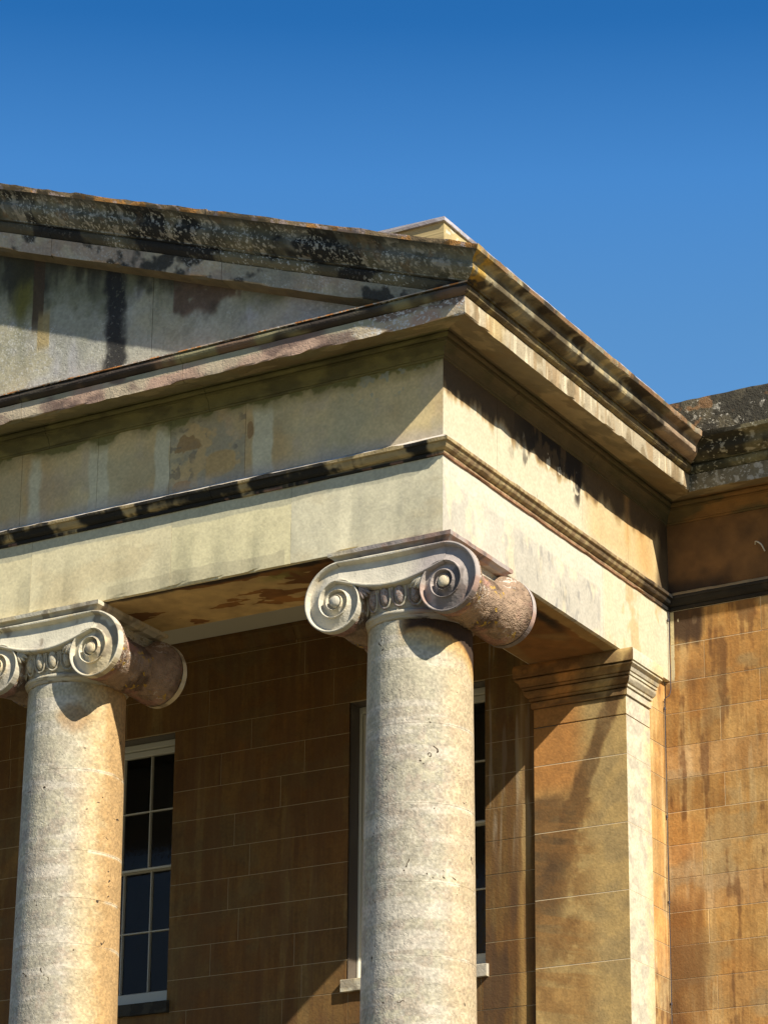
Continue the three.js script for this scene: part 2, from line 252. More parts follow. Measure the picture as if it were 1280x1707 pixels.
const backTex = tex(1024, 1024, -1.75, .02, -1.05, .24, (s, y, c) => {
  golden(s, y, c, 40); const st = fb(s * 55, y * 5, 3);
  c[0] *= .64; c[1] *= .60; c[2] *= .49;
  if (s > -.34 && s < -.19) { mx(c, [.62, .57, .50], .7 * ss(.5, .62, fb(s * 90, y * 5 + 9, 3)) * ss(-.5, -.3, y)); mx(c, [.30, .22, .15], .55 * ss(.46, .6, fb(s * 30, y * 6, 3)) * (1 - ss(-.5, -.42, y))); mx(c, [.80, .66, .40], .6 * bump1(-.245, .02, s)); }
  mx(c, [.40, .28, .15], .45 * ss(.5, .62, st));
});
const antaTex = tex(512, 1024, -.25, .25, -.95, .02, (s, y, c) => {
  const n1 = fb(s * 9, y * 9), n2 = fb(s * 44, y * 44, 3), n3 = vn(s * 250, y * 250), st = fb(s * 60, y * 4, 3), hz = fb(s * 5, y * 60 + s * 12, 3);
  if (s > 0) { c[0] = .80; c[1] = .765; c[2] = .66; mx(c, [.84, .72, .48], .55 * ss(.06, .12, s + .03 * (n1 - .5)) * ss(-.3, -.2, -y - .1)); mx(c, [.68, .65, .58], .6 * ss(.48, .65, fb(s * 50, y * 50, 3))); }
  else {
    c[0] = .75; c[1] = .625; c[2] = .39;
    mx(c, [.74, .50, .25], .85 * ss(.0, .07, -.075 - s + .06 * (n1 - .5)) * ss(-.32, -.25, y));
    // dark brown run that starts below the cap and drifts inward, then down the inner edge
    const path = y > -.30 ? -.045 + (y + .13) * .42 : -.1165 + (y + .30) * .35, w = y > -.30 ? .034 : .05;
    const darkRun = ss(.15, .75, bump1(path, w, s + .02 * (st - .5)) + .5 * (n2 - .5)) * (1 - ss(-.42, -.60, y) * 0) * ss(-.62, -.36, y);
    mx(c, [.36, .245, .12], .72 * darkRun);
    mx(c, [.30, .21, .12], .65 * ss(.1, .9, (s < -.12 ? (-.12 - s) / .06 : 0) + .5 * (n2 - .5)) * ss(-.275, -.295, y + .02 * (n1 - .5)) * ss(-.72, -.45, y));
    mx(c, [.66, .47, .24], .5 * ss(.45, .62, hz) * (1 - ss(-.11, -.05, s)) * (1 - ss(-.3, -.26, y)));
    mx(c, [.62, .53, .36], .5 * ss(.40, .7, fb(s * 26, y * 26, 5)) * ss(-.13, -.05, s)); mx(c, [.52, .37, .19], .65 * ss(.30, .68, fb(s * 38 + 3, y * 34, 5) + .1 * (st - .5)) * (1 - ss(-.125, -.06, s + .03 * (n1 - .5))) * ss(.24, .34, -y) * (1 - .6 * ss(.55, .8, -y))); mx(c, [.42, .31, .18], .6 * ss(.35, .6, fb(s * 20, y * 30 + 5, 4)) * ss(-.10, -.085, y) * (1 - ss(-.05, -.02, s)));  // cap front browned last: soot, plus its shade put into the colour
  }
  mul(c, .9 + .14 * n2 + .12 * (n3 - .5));
});
// --- column shafts: u runs round the shaft (0 = facing forward, plus = toward +x)
function shaftTex(k, gold, joints) {
  return tex(1024, 1024, -.36, .36, -1.02, -.12, (s, y, c) => {
    const n1 = fb(s * 9 + k, y * 9), n2 = fb(s * 46, y * 46 + k, 3), n3 = vn(s * 260 + k, y * 260), pt = fb(s * 55, y * 55 + k, 4);
    c[0] = .785; c[1] = .745; c[2] = .61;
    const low = ss(-.22, -.40, y + .1 * (n1 - .5));
    mx(c, [.74, .70, .59], .8 * low * ss(.42, .6, n1)); mx(c, [.74, .67, .57], .7 * low * ss(.5, .6, pt)); mx(c, [.63, .60, .52], .45 * low * ss(.52, .66, fb(s * 150 + k, y * 150, 3))); mx(c, [.83, .80, .70], .5 * low * ss(.3, .6, spots(s * 170 + k, y * 170, .42, .5)));
    mx(c, [.60, .58, .47], .45 * ss(.46, .62, fb(s * 14 + k + 5, y * 2, 3)) * (s < -.04 ? 1 : .3));
    mx(c, [.84, .80, .70], .6 * ss(.55, .7, fb(s * 8 + k, y * 60, 3)));
    if (gold) { const g = ss(.055, .115, s + .03 * (n1 - .5)); mx(c, [.82, .72, .51], .75 * g); mx(c, [.70, .53, .30], .6 * g * ss(.10, .15, s + .05 * (pt - .5))); mx(c, [.62, .45, .25], .5 * ss(.2, .8, bump1(.065, .06, s) * bump1(-.225, .05, y) + .5 * (n2 - .5) + .4 * (n1 - .5))); }
    else { mx(c, [.80, .68, .48], .5 * ss(.08, .14, s + .05 * (n1 - .5))); const t = y + .06 * (s - .05) ** 2 * 40 - .004; mx(c, [.52, .30, .11], .9 * ss(-.186, -.176, t + .012 * (n2 - .5)) * ss(.0, .04, s)); mx(c, [.82, .66, .38], .7 * ss(-.215, -.185, t + .02 * (n2 - .5)) * ss(.0, .04, s)); mx(c, [.16, .10, .06], .85 * ss(-.176, -.166, t + .01 * (n2 - .5)) * ss(.01, .04, s)); }
    for (const j of joints) { const d = y - j + .006 * (fb(s * 14 + j * 9, 2) - .5); if (Math.abs(d) < .012) mx(c, [.88, .84, .72], .75 * bump1(0, .0055, d) * ss(.38, .54, fb(s * 22 + j * 30, y * 40, 3))); }
    mx(c, [.26, .21, .14], ss(.4, .7, spots(s * 26 + k, y * 26, .085, .28) * ss(.4, .5, n2)));
    c[2] *= 1.03; mul(c, .85 + .13 * n2 + .2 * (n3 - .5));
  });
}
const JA = [-.352, -.505, -.652, -.789, -.94, -1.1, -1.4, -1.65], JB = [-.329, -.4935, -.589, -.68, -.84, -1.0, -1.3, -1.6];
const capTex = tex(512, 512, -.3, .3, -.3, .3, (s, y, c) => { const n1 = fb(s * 12, y * 12), n2 = fb(s * 60, y * 60, 3); c[0] = .82; c[1] = .785; c[2] = .68; mx(c, [.70, .66, .59], .6 * ss(.45, .65, n1)); mx(c, [.84, .74, .54], .5 * ss(.55, .66, fb(s * 20 + 3, y * 20))); mx(c, [.50, .45, .37], .6 * ss(.60, .7, fb(s * 30 + 13, y * 30, 3))); mul(c, .9 + .16 * n2); });
const capTex2 = tex(512, 512, -.3, .3, -.3, .3, (s, y, c) => { const n1 = fb(s * 12 + 7, y * 12), n2 = fb(s * 60, y * 60, 3); c[0] = .80; c[1] = .765; c[2] = .675; const r = ss(.02, .09, s + .04 * (n1 - .5)); mx(c, [.63, .58, .56], .75 * r); mx(c, [.66, .50, .42], .6 * r * ss(.5, .62, fb(s * 16, y * 16))); mx(c, [.40, .37, .35], .7 * r * ss(.55, .66, fb(s * 22 + 3, y * 22))); mx(c, [.84, .74, .55], .4 * ss(.55, .68, fb(s * 20 + 3, y * 20)) * (1 - r)); mul(c, .9 + .16 * n2); });
const bolsterTex = tex(512, 512, 0, .45, -.30, .06, (s, z, c) => { const n1 = fb(s * 16, z * 16), n2 = fb(s * 70, z * 70, 3); c[0] = .62; c[1] = .52; c[2] = .42; mx(c, [.38, .30, .23], .8 * ss(.45, .6, n1)); mx(c, [.82, .77, .70], .9 * ss(.3, .6, spots(s * 95, z * 95, .42, .5)) * ss(.4, .55, fb(s * 10 + 3, z * 10))); mx(c, [.78, .62, .20], .85 * ss(.3, .6, spots(s * 60 + 3, z * 60, .4, .28)) * ss(.42, .55, n1)); mx(c, [.68, .50, .43], .7 * ss(.52, .64, fb(s * 14 + 9, z * 14))); mul(c, .82 + .3 * n2); });
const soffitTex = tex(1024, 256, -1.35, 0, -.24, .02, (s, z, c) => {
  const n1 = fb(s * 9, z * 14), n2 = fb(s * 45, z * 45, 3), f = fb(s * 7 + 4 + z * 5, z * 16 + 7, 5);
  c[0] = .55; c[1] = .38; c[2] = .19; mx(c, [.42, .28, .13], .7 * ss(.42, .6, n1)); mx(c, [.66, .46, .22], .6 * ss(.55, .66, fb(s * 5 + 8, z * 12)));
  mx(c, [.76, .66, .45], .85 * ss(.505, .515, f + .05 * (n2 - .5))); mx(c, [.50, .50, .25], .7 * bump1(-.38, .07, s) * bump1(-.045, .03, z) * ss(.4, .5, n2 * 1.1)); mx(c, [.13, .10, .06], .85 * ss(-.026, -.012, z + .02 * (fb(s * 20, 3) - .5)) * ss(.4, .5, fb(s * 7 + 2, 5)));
  mul(c, .88 + .24 * n2);
});
const soffitTexS = tex(512, 256, 0, 1.05, -.24, .02, (s, z, c) => {
  const n1 = fb(s * 9 + 50, z * 14), n2 = fb(s * 45, z * 45, 3);
  c[0] = .52; c[1] = .36; c[2] = .18; mx(c, [.42, .28, .13], .6 * ss(.42, .6, n1)); mx(c, [.62, .52, .34], .8 * ss(-.036, -.031, z + .012 * (n2 - .5)) + .5 * ss(.61, .63, s - .3 * z) * ss(.4, .6, n1));
  mx(c, [.12, .09, .05], .9 * bump1(-.05, .02, z + .03 * (fb(s * 14, 4) - .5)) * bump1(.5, .14, s)); mul(c, .88 + .24 * n2);
});
const taenTex = tex(2048, 128, -1.3, 2.1, -.01, .07, (s, v, c) => {
  const front = s < .2; if (s > 1.45) s -= .48; else if (!front) s -= .4;
  const n1 = fb(s * 14, v * 6), n2 = fb(s * 60, v * 60, 3), st = fb(s * 130, v * 8, 3);
  if (v > vTop) { c[0] = .80; c[1] = .76; c[2] = .68; mx(c, [.70, .66, .66], .5 * n1); mx(c, [.62, .56, .45], .6 * ss(.55, .7, fb(s * 50, v * 50))); if (s > 1) mx(c, [.72, .62, .40], .7); if (s > .97 && s < 1.06) mx(c, [.18, .16, .13], .85 * ss(.35, .55, 1 - Math.abs(s - 1.0) / .07 + .6 * (n2 - .5))); return mul(c, .9 + .2 * n2); }
  c[0] = .66; c[1] = .58; c[2] = .41;
  if (front) {
    let bl = .22; for (const [p, q, k] of [[-1.25, -1.02, .7], [-.99, -.895, 1], [-.83, -.715, 1], [-.69, -.445, 1], [-.415, -.245, .9], [-.20, -.16, .6], [-.07, -.025, 1]]) bl = Math.max(bl, k * ss(p - .012, p + .012, s) * (1 - ss(q - .012, q + .012, s)));
    mx(c, [.075, .07, .05], .90 * ss(.22, .60, bl * .62 + .9 * (fb(s * 17 + 4, v * 45, 4) - .45) + .45 * (n2 - .5) + .25 * (st - .5)));
    mx(c, [.10, .09, .065], .9 * (1 - ss(.007, .012, v)) * ss(.36, .46, fb(s * 6 + 4, 9, 2) * .7 + .2 * st + .2 * bl)); mx(c, [.75, .55, .46], .5 * (1 - ss(.006, .010, v)) * ss(.6, .66, fb(s * 30, 1)));
  }
  else { mx(c, [.50, .40, .28], .7 * ss(.4, .6, st)); mx(c, [.62, .42, .32], .6 * (1 - ss(.006, .010, v))); mx(c, [.22, .17, .11], .8 * ss(.5, .62, fb(s * 9 + 3, v * 8)) * ss(.5, .9, s)); }
  if (s > .96) mx(c, [.10, .09, .07], .92 * ss(.1, .6, 1.2 - Math.abs(s - 1.03) * 3.2 + .5 * (n2 - .5)));
  mul(c, .85 + .3 * n2);
});
const parTex = tex(512, 256, 0, 1.1, .44, .66, (s, y, c) => { c[0] = .36; c[1] = .33; c[2] = .25; lichened(s, y, c, { k: 21, dark: [.20, .185, .14], amount: .85, lo: .42, spot: [.68, .66, .60], spots: .35 }); mx(c, [.55, .38, .22], .6 * ss(.6, .68, fb(s * 30, y * 30))); });
const portParTex = tex(256, 128, -.4, .4, .44, .66, (s, y, c) => { const n2 = fb(s * 40, y * 40, 3); c[0] = .74; c[1] = .66; c[2] = .46; mx(c, [.55, .47, .33], .6 * ss(.45, .6, fb(s * 14, y * 14))); mx(c, [.85, .83, .77], .8 * ss(.3, .6, spots(s * 40, y * 40, .35, .35))); mul(c, .88 + .24 * n2); });

const std = (map, bump, bs, extra = {}) => new THREE.MeshStandardMaterial({ map, roughness: .94, metalness: 0, bumpMap: bump, bumpScale: bs, ...extra });
const glassBump = grainBump(128, .25, (u, v) => .7 * vn(u * 4, v * 4) + .3 * vn(u * 8, v * 8));
const M = {
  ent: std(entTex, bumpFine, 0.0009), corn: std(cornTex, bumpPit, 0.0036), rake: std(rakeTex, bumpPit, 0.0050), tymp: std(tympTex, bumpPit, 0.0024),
  cap: std(capTex, bumpFine, 0.0030), cap2: std(capTex2, bumpFine, 0.0030), bolster: std(bolsterTex, bumpPit, 0.014), soffit: std(soffitTex, bumpFine, 0.0030), soffitS: std(soffitTexS, bumpFine, 0.0030),
  taen: std(taenTex, bumpFine, 0.0038), anta: std(antaTex, bumpFine, 0.0018), par: std(parTex, bumpPit, 0.0076), portPar: std(portParTex, bumpFine, 0.0038),
  shaftA: std(shaftTex(11, false, JA), bumpPit, 0.0034), shaftB: std(shaftTex(47, true, JB), bumpPit, 0.0034),
  mortar: new THREE.MeshStandardMaterial({ color: new THREE.Color().setRGB(.72, .58, .36), roughness: 1 }),
  jointPale: new THREE.MeshStandardMaterial({ color: new THREE.Color().setRGB(.62, .56, .42), roughness: 1 }),
  mortarBack: new THREE.MeshStandardMaterial({ color: new THREE.Color().setRGB(.40, .30, .16), roughness: 1 }),
  mortarDark: new THREE.MeshStandardMaterial({ color: new THREE.Color().setRGB(.20, .17, .12), roughness: 1 }),
  paint: new THREE.MeshStandardMaterial({ color: new THREE.Color().setRGB(.56, .53, .42), roughness: .55 }),
  plaster: new THREE.MeshStandardMaterial({ color: new THREE.Color().setRGB(.55, .50, .38), roughness: .9 }),
  glass: new THREE.MeshPhysicalMaterial({ color: 0xffffff, roughness: .02, transmission: 1, thickness: 0, ior: 1.26, bumpMap: glassBump, bumpScale: .0005 }),
  revealDark: new THREE.MeshStandardMaterial({ color: new THREE.Color().setRGB(.10, .078, .058), roughness: .35 }), darkSill: std(capTex, bumpFine, .003, { color: new THREE.Color().setRGB(.07, .07, .065) }),
  room: new THREE.MeshStandardMaterial({ color: new THREE.Color().setRGB(.30, .27, .22), roughness: .9 }),
  lead: new THREE.MeshStandardMaterial({ color: new THREE.Color().setRGB(.50, .46, .46), roughness: .6 }),
  leadMap: std(tex(256, 64, -.3, 1.5, 0, .5, (s, v, c) => { const n2 = fb(s * 60, v * 60, 3); c[0] = .70; c[1] = .68; c[2] = .69; mx(c, [.48, .44, .42], .7 * ss(.5, .62, fb(s * 22, v * 40))); mx(c, [.45, .40, .22], .7 * ss(.6, .68, fb(s * 40 + 5, v * 40))); mul(c, .85 + .3 * n2); }), bumpFine, .003, { roughness: .6 }),
  cable: new THREE.MeshStandardMaterial({ color: new THREE.Color().setRGB(.05, .04, .045), roughness: .6 }),
  ground: new THREE.MeshStandardMaterial({ color: new THREE.Color().setRGB(.14, .128, .075), roughness: 1 }),  // unseen ground, lawn and gravel mix; tone set for its bounce light
  paving: new THREE.MeshStandardMaterial({ color: new THREE.Color().setRGB(.13, .105, .065), roughness: .95 }),
};
const tints = [[1, 1, 1], [.86, .80, .70], [1.08, 1.05, 1.02], [.93, .87, .76], [1.02, .98, 1.04], [.76, .68, .56], [1.0, .93, .80], [.90, .88, .88]];
const wallMats = (map) => tints.map((t) => { const m = std(map, bumpFine, 0.0022); m.color.setRGB(...t); return m; });
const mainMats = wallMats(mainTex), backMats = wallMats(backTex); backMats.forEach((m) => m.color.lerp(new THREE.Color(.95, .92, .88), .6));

// ---------------------------------------------------------------- object helpers
const taken = {}, bases = new Map();
const numbered = (n) => { const k = taken[n] = (taken[n] ?? -1) + 1; return k ? n + '_' + String(k).padStart(3, '0') : n; };
function thing(name, label, category, base, group, kind) {
  const g = new THREE.Group(); g.name = numbered(name); g.userData = { label, category }; if (group) g.userData.group = group; g.userData.kind = kind ?? 'thing';
  const b = new THREE.Vector3(base[0] * U, Y0 + base[1] * U, base[2] * U); g.position.copy(b); bases.set(g, b); scene.add(g); return g;
}
function sub(parent, name) { const g = new THREE.Group(); g.name = name; bases.set(g, bases.get(parent)); parent.add(g); return g; }
function part(parent, name, geo, mat, label) {
  geo.scale(U, U, U); const b = bases.get(parent); geo.translate(-b.x, Y0 - b.y, -b.z);
  const m = new THREE.Mesh(geo, mat); m.name = name; m.castShadow = m.receiveShadow = true; if (label) m.userData.label = label; parent.add(m); return m;
}
// ---------------------------------------------------------------- geometry helpers (units of U, y = 0 at the soffit)
function mesh(P, T, I) { const g = new THREE.BufferGeometry(); g.setAttribute('position', new THREE.Float32BufferAttribute(P, 3)); g.setAttribute('uv', new THREE.Float32BufferAttribute(T, 2)); g.setIndex(I); return g; }
function grid(nu, nv, fn, crease) {
  const P = [], T = [], I = [];
  for (let j = 0; j <= nv; j++) for (let i = 0; i <= nu; i++) { const q = fn(i / nu, j / nv); P.push(q[0], q[1], q[2]); T.push(q[3], q[4]); }
  for (let j = 0; j < nv; j++) for (let i = 0; i < nu; i++) { const a = j * (nu + 1) + i, b = a + 1, c = a + nu + 1, d = c + 1; I.push(a, b, d, a, d, c); }
  const g = mesh(P, T, I); if (crease) return toCreasedNormals(g, crease); g.computeVertexNormals(); return g;
}
function box(x0, x1, y0, y1, z0, z1, b = .0015) {       // a box with chamfered edges, uv unfolded (x - z, y)
  const s = new THREE.Shape(); const w = (x1 - x0) / 2 - b, h = (y1 - y0) / 2 - b;
  s.moveTo(-w, -h); s.lineTo(w, -h); s.lineTo(w, h); s.lineTo(-w, h); s.closePath();
  const g = new THREE.ExtrudeGeometry(s, { depth: Math.max(1e-5, z1 - z0 - 2 * b), bevelEnabled: true, bevelThickness: b, bevelSize: b, bevelSegments: 1 });
  g.translate((x0 + x1) / 2, (y0 + y1) / 2, z0 + b); planarUV(g); return g;
}
function planarUV(g, x0 = 0) {
  const p = g.attributes.position, n = g.attributes.normal, t = new Float32Array(p.count * 2);
  for (let i = 0; i < p.count; i++) { const x = p.getX(i), y = p.getY(i), z = p.getZ(i); if (Math.abs(n.getY(i)) > .8) { t[2 * i] = x; t[2 * i + 1] = y - z; } else { t[2 * i] = x - z + x0; t[2 * i + 1] = y; } }
  g.setAttribute('uv', new THREE.BufferAttribute(t, 2)); return g;
}
const sn = (s, k) => (fb(s * 24, k * 3.7, 4) - .5) * 2;
// A moulding swept along one run of the building. profile: [outward, height, chip] closed towards the wall.
const RUN = {
  front: (s, o, y) => [s, y, o], flank: (s, o, y) => [o, y, -s], main: (s, o, y) => [s, y, -1 + o], rake: (s, o, y) => [s, y + .3675 * (o - s), o],
};
const UOFF = { front: 0, flank: .4, main: 1.5, rake: 0 };
function sweep(run, prof, sa, sb, opt = {}) {
  const A = typeof sa === 'function' ? sa : () => sa, B = typeof sb === 'function' ? sb : () => sb;
  const len = Math.abs(B(0) - A(0)), n = Math.max(2, Math.round(len / (opt.step ?? .014))), m = prof.length, P = [], T = [], I = [];
  const arc = [0]; for (let k = 1; k < m; k++) arc.push(arc[k - 1] + Math.hypot(prof[k][0] - prof[k - 1][0], prof[k][1] - prof[k - 1][1]));
  const amp = opt.amp ?? .0009, seedk = opt.seed ?? 1;
  for (let i = 0; i <= n; i++) for (let k = 0; k <= m; k++) {
    const q = prof[k % m]; let [o, y] = q; const chip = q[2] || 0, s = A(o) + (B(o) - A(o)) * i / n, u = s + (opt.uv ? 0 : UOFF[run]);
    const wob = amp * sn(u, seedk + k * .31); let oo = o + (o > -.01 ? wob : 0), yy = y + (o > -.01 ? amp * .6 * sn(u + 9, seedk + k * .17) : 0);
    if (chip) { const c = chip * (Math.max(0, fb(u * 30 + seedk * 5, k * 1.3, 4) - .5) * 3 + Math.max(0, vn(u * 9 + seedk, k) - .62) * 1.4) * (opt.chip ?? .006); oo -= c * .7; yy += Math.sign(chip) * c; }
    const p = RUN[run](s, oo, yy); P.push(...p);
    if (opt.uv === 'y') T.push(u, y); else if (opt.uv === 'o') T.push(u, o); else T.push(u, (k < m ? arc[k] : arc[m - 1] + .1) + (opt.v0 ?? 0));
  }
  for (let i = 0; i < n; i++) for (let k = 0; k < m; k++) { const a = i * (m + 1) + k, b = a + 1, c = a + m + 1, d = c + 1; I.push(a, c, d, a, d, b); }
  const tri = THREE.ShapeUtils.triangulateShape(prof.map((q) => new THREE.Vector2(q[0], q[1])), []);
  for (const e of [0, n]) { const off = P.length / 3; for (let k = 0; k < m; k++) { const a = e * (m + 1) + k; P.push(P[3 * a], P[3 * a + 1], P[3 * a + 2]); T.push(T[2 * a], T[2 * a + 1]); } for (const t of tri) I.push(off + t[0], off + t[e ? 1 : 2], off + t[e ? 2 : 1]); }
  return toCreasedNormals(mesh(P, T, I), opt.crease ?? .6);
}
const cut = (a, joints, b) => { const L = [a, ...joints, b], r = []; for (let i = 0; i + 1 < L.length; i++) r.push([L[i], L[i + 1]]); return r; };
const G = .0006;    // half a joint
const inset = (v, d) => typeof v === 'function' ? v : v + d;
const corner = (o) => o, cornerS = (o) => -o, innerS = (o) => 1 - o, innerM = (o) => o;
const XL = -2.15, XR = 1.5;

// ================================================================ the setting
{
  const g = new THREE.PlaneGeometry(1200, 1200); g.rotateX(-Math.PI / 2);
  const m = new THREE.Mesh(g, M.ground); m.name = 'ground'; m.receiveShadow = true; m.userData = { kind: 'structure', label: 'unseen lawn and gravel ground in front of the building, toned for bounce light', category: 'ground' }; scene.add(m);
  const f = new THREE.Mesh(new THREE.BoxGeometry(9.2, 1.3, 6.6), M.paving); f.name = 'portico_floor'; f.position.set(-4.0, .652, -1.2); f.castShadow = f.receiveShadow = true; f.userData = { kind: 'structure', label: 'raised stone paving under the portico columns', category: 'floor' }; scene.add(f);
}
const FLOOR = (1.302 - Y0) / U;      // top of the paving

// ================================================================ golden ashlar walls
// one dressed stone with chamfered edges; face 'z' looks forward (u = x), face 'x' looks along +x (u = -z)
function stone(u0, u1, y0, y1, o, depth, face = 'z', uoff = 0) {
  const b = .0005, j = () => (rnd() - .5) * .0006, P = [], T = [], I = [], put = (u, y, d) => { P.push(...(face === 'z' ? [u, y, d] : [d, y, -u])); T.push(u + uoff, y); return P.length / 3 - 1; };
  const oo = o + rnd() * .0004, c = [[u0 + b, y0 + b], [u1 - b, y0 + b], [u1 - b, y1 - b], [u0 + b, y1 - b]].map(([u, y]) => [u + j(), y + j() * .6]);
  const e = [[u0, y0], [u1, y0], [u1, y1], [u0, y1]];
  const q = (A, B, C, D) => I.push(A, B, C, A, C, D);
  q(...c.map(([u, y]) => put(u, y, oo)));
  for (let k = 0; k < 4; k++) {
    const n = (k + 1) % 4;
    q(put(...e[k], oo - b * 1.3), put(...e[n], oo - b * 1.3), put(...c[n], oo), put(...c[k], oo));
    q(put(...e[k], oo - depth), put(...e[n], oo - depth), put(...e[n], oo - b * 1.3), put(...e[k], oo - b * 1.3));
  }
  const g = mesh(P, T, I); g.computeVertexNormals(); return g;
}
const COURSE = [.157, .0807, -.0027, -.0727, -.1465, -.2175, -.2905, -.362, -.434, -.506, -.5775, -.648, -.718, -.79, -.862, -.934];
for (let y = -1.006; y > -1.95; y -= .072) COURSE.push(y);
const JG = .0006;
function courses(parent, u0, u1, ytop, mats, o, face, openings, lens, uoff = 0, quoin) {
  for (let k = 0; k + 1 < COURSE.length; k++) {
    const y1 = Math.min(COURSE[k], ytop), y0 = COURSE[k + 1]; if (y1 - y0 < .01) continue;
    // vertical cut lines of this course, broken round the openings
    const ym = (y0 + y1) / 2; let spans = [[u0, u1]];
    for (const [a, b, c, d] of openings) if (y1 > c + .002 && y0 < d - .002) spans = spans.flatMap(([p, q]) => (b <= p || a >= q) ? [[p, q]] : [[p, a], [b, q]].filter(([x, y]) => y - x > .004));
    for (const [p, q] of spans) {
      let u = p, first = true;
      while (u < q - .001) {
        let w = lens[0] + (lens[1] - lens[0]) * rnd(); if (first) { w *= (k % 2 ? .55 : 1); first = false; } if (q - (u + w) < lens[0] * .5) w = q - u;
        let parts = [[y0, y1]];
        for (const [a, b, c, d] of openings) if (u + w > a + .003 && u < b - .003) { if (y0 < c && y1 > c) parts = [[y0, c]]; else if (y0 < d && y1 > d) parts = [[d, y1]]; }
        for (const [a, b] of parts) if (b - a > .008) part(parent, 'stone_block', stone(u + JG, u + w - JG, a + JG, b - JG, o, .02, face, uoff), mats[Math.floor(rnd() * 8)]);
        u += w;
      }
    }
  }
}
const backing = (x0, x1, y0, y1, z0, z1) => { const g = new THREE.BoxGeometry(x1 - x0, y1 - y0, z1 - z0); g.translate((x0 + x1) / 2, (y0 + y1) / 2, (z0 + z1) / 2); return g; };

// ---------------------------------------------------------------- main building on the right
const main = thing('main_building', 'golden ashlar main wall on the right with dark cornice and lichened parapet', 'building', [.5, FLOOR - .4, -1.1]);
{
  const w = sub(main, 'wall');
  part(w, 'mortar_bed', backing(-.0122, XR, -2.42, .157, -1.12, -1.0005), M.mortar);
  courses(w, -.0118, XR, .157, mainMats, -1, 'z', [], [.13, .30]);
  const f = sub(main, 'frieze');
  part(f, 'mortar_bed', backing(-.004, XR, .157, .50, -1.12, -1.004), M.mortarDark);
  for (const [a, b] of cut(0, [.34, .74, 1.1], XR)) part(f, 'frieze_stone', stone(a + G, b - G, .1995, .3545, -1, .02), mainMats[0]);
  const t = sub(main, 'architrave_moulding');
  for (const [a, b] of cut(innerM, [.41, .86], XR)) part(t, 'moulding_stone', sweep('main', taenia, inset(a, G), inset(b, -G), { seed: 31, v0: V0, chip: .003 }), M.taen);
  const c = sub(main, 'cornice');
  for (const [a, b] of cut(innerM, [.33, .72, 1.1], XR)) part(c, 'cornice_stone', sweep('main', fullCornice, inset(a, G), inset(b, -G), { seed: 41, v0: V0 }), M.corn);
  const p = sub(main, 'parapet');
  for (const [a, b] of cut(-.02, [.36, .77, 1.15], XR)) part(p, 'parapet_stone', sweep('main', [[-.14, .49], [-.004, .49], [-.004, .636], [-.006, .643, -1], [-.14, .646]], inset(a, G), inset(b, -G), { seed: 51, uv: 'y', chip: .0015, amp: .0003 }), M.par);
  // dead end of an old cable poking out of the frieze
  const cab = new THREE.TubeGeometry(new THREE.CatmullRomCurve3([[.205, .276, -1.0], [.213, .276, -.985], [.224, .268, -.984], [.228, .255, -.996]].map((q) => new THREE.Vector3(...q))), 16, .0016, 6); part(main, 'cable_stub', cab, M.paint, 'pale stub of cable sticking out of the frieze');
}
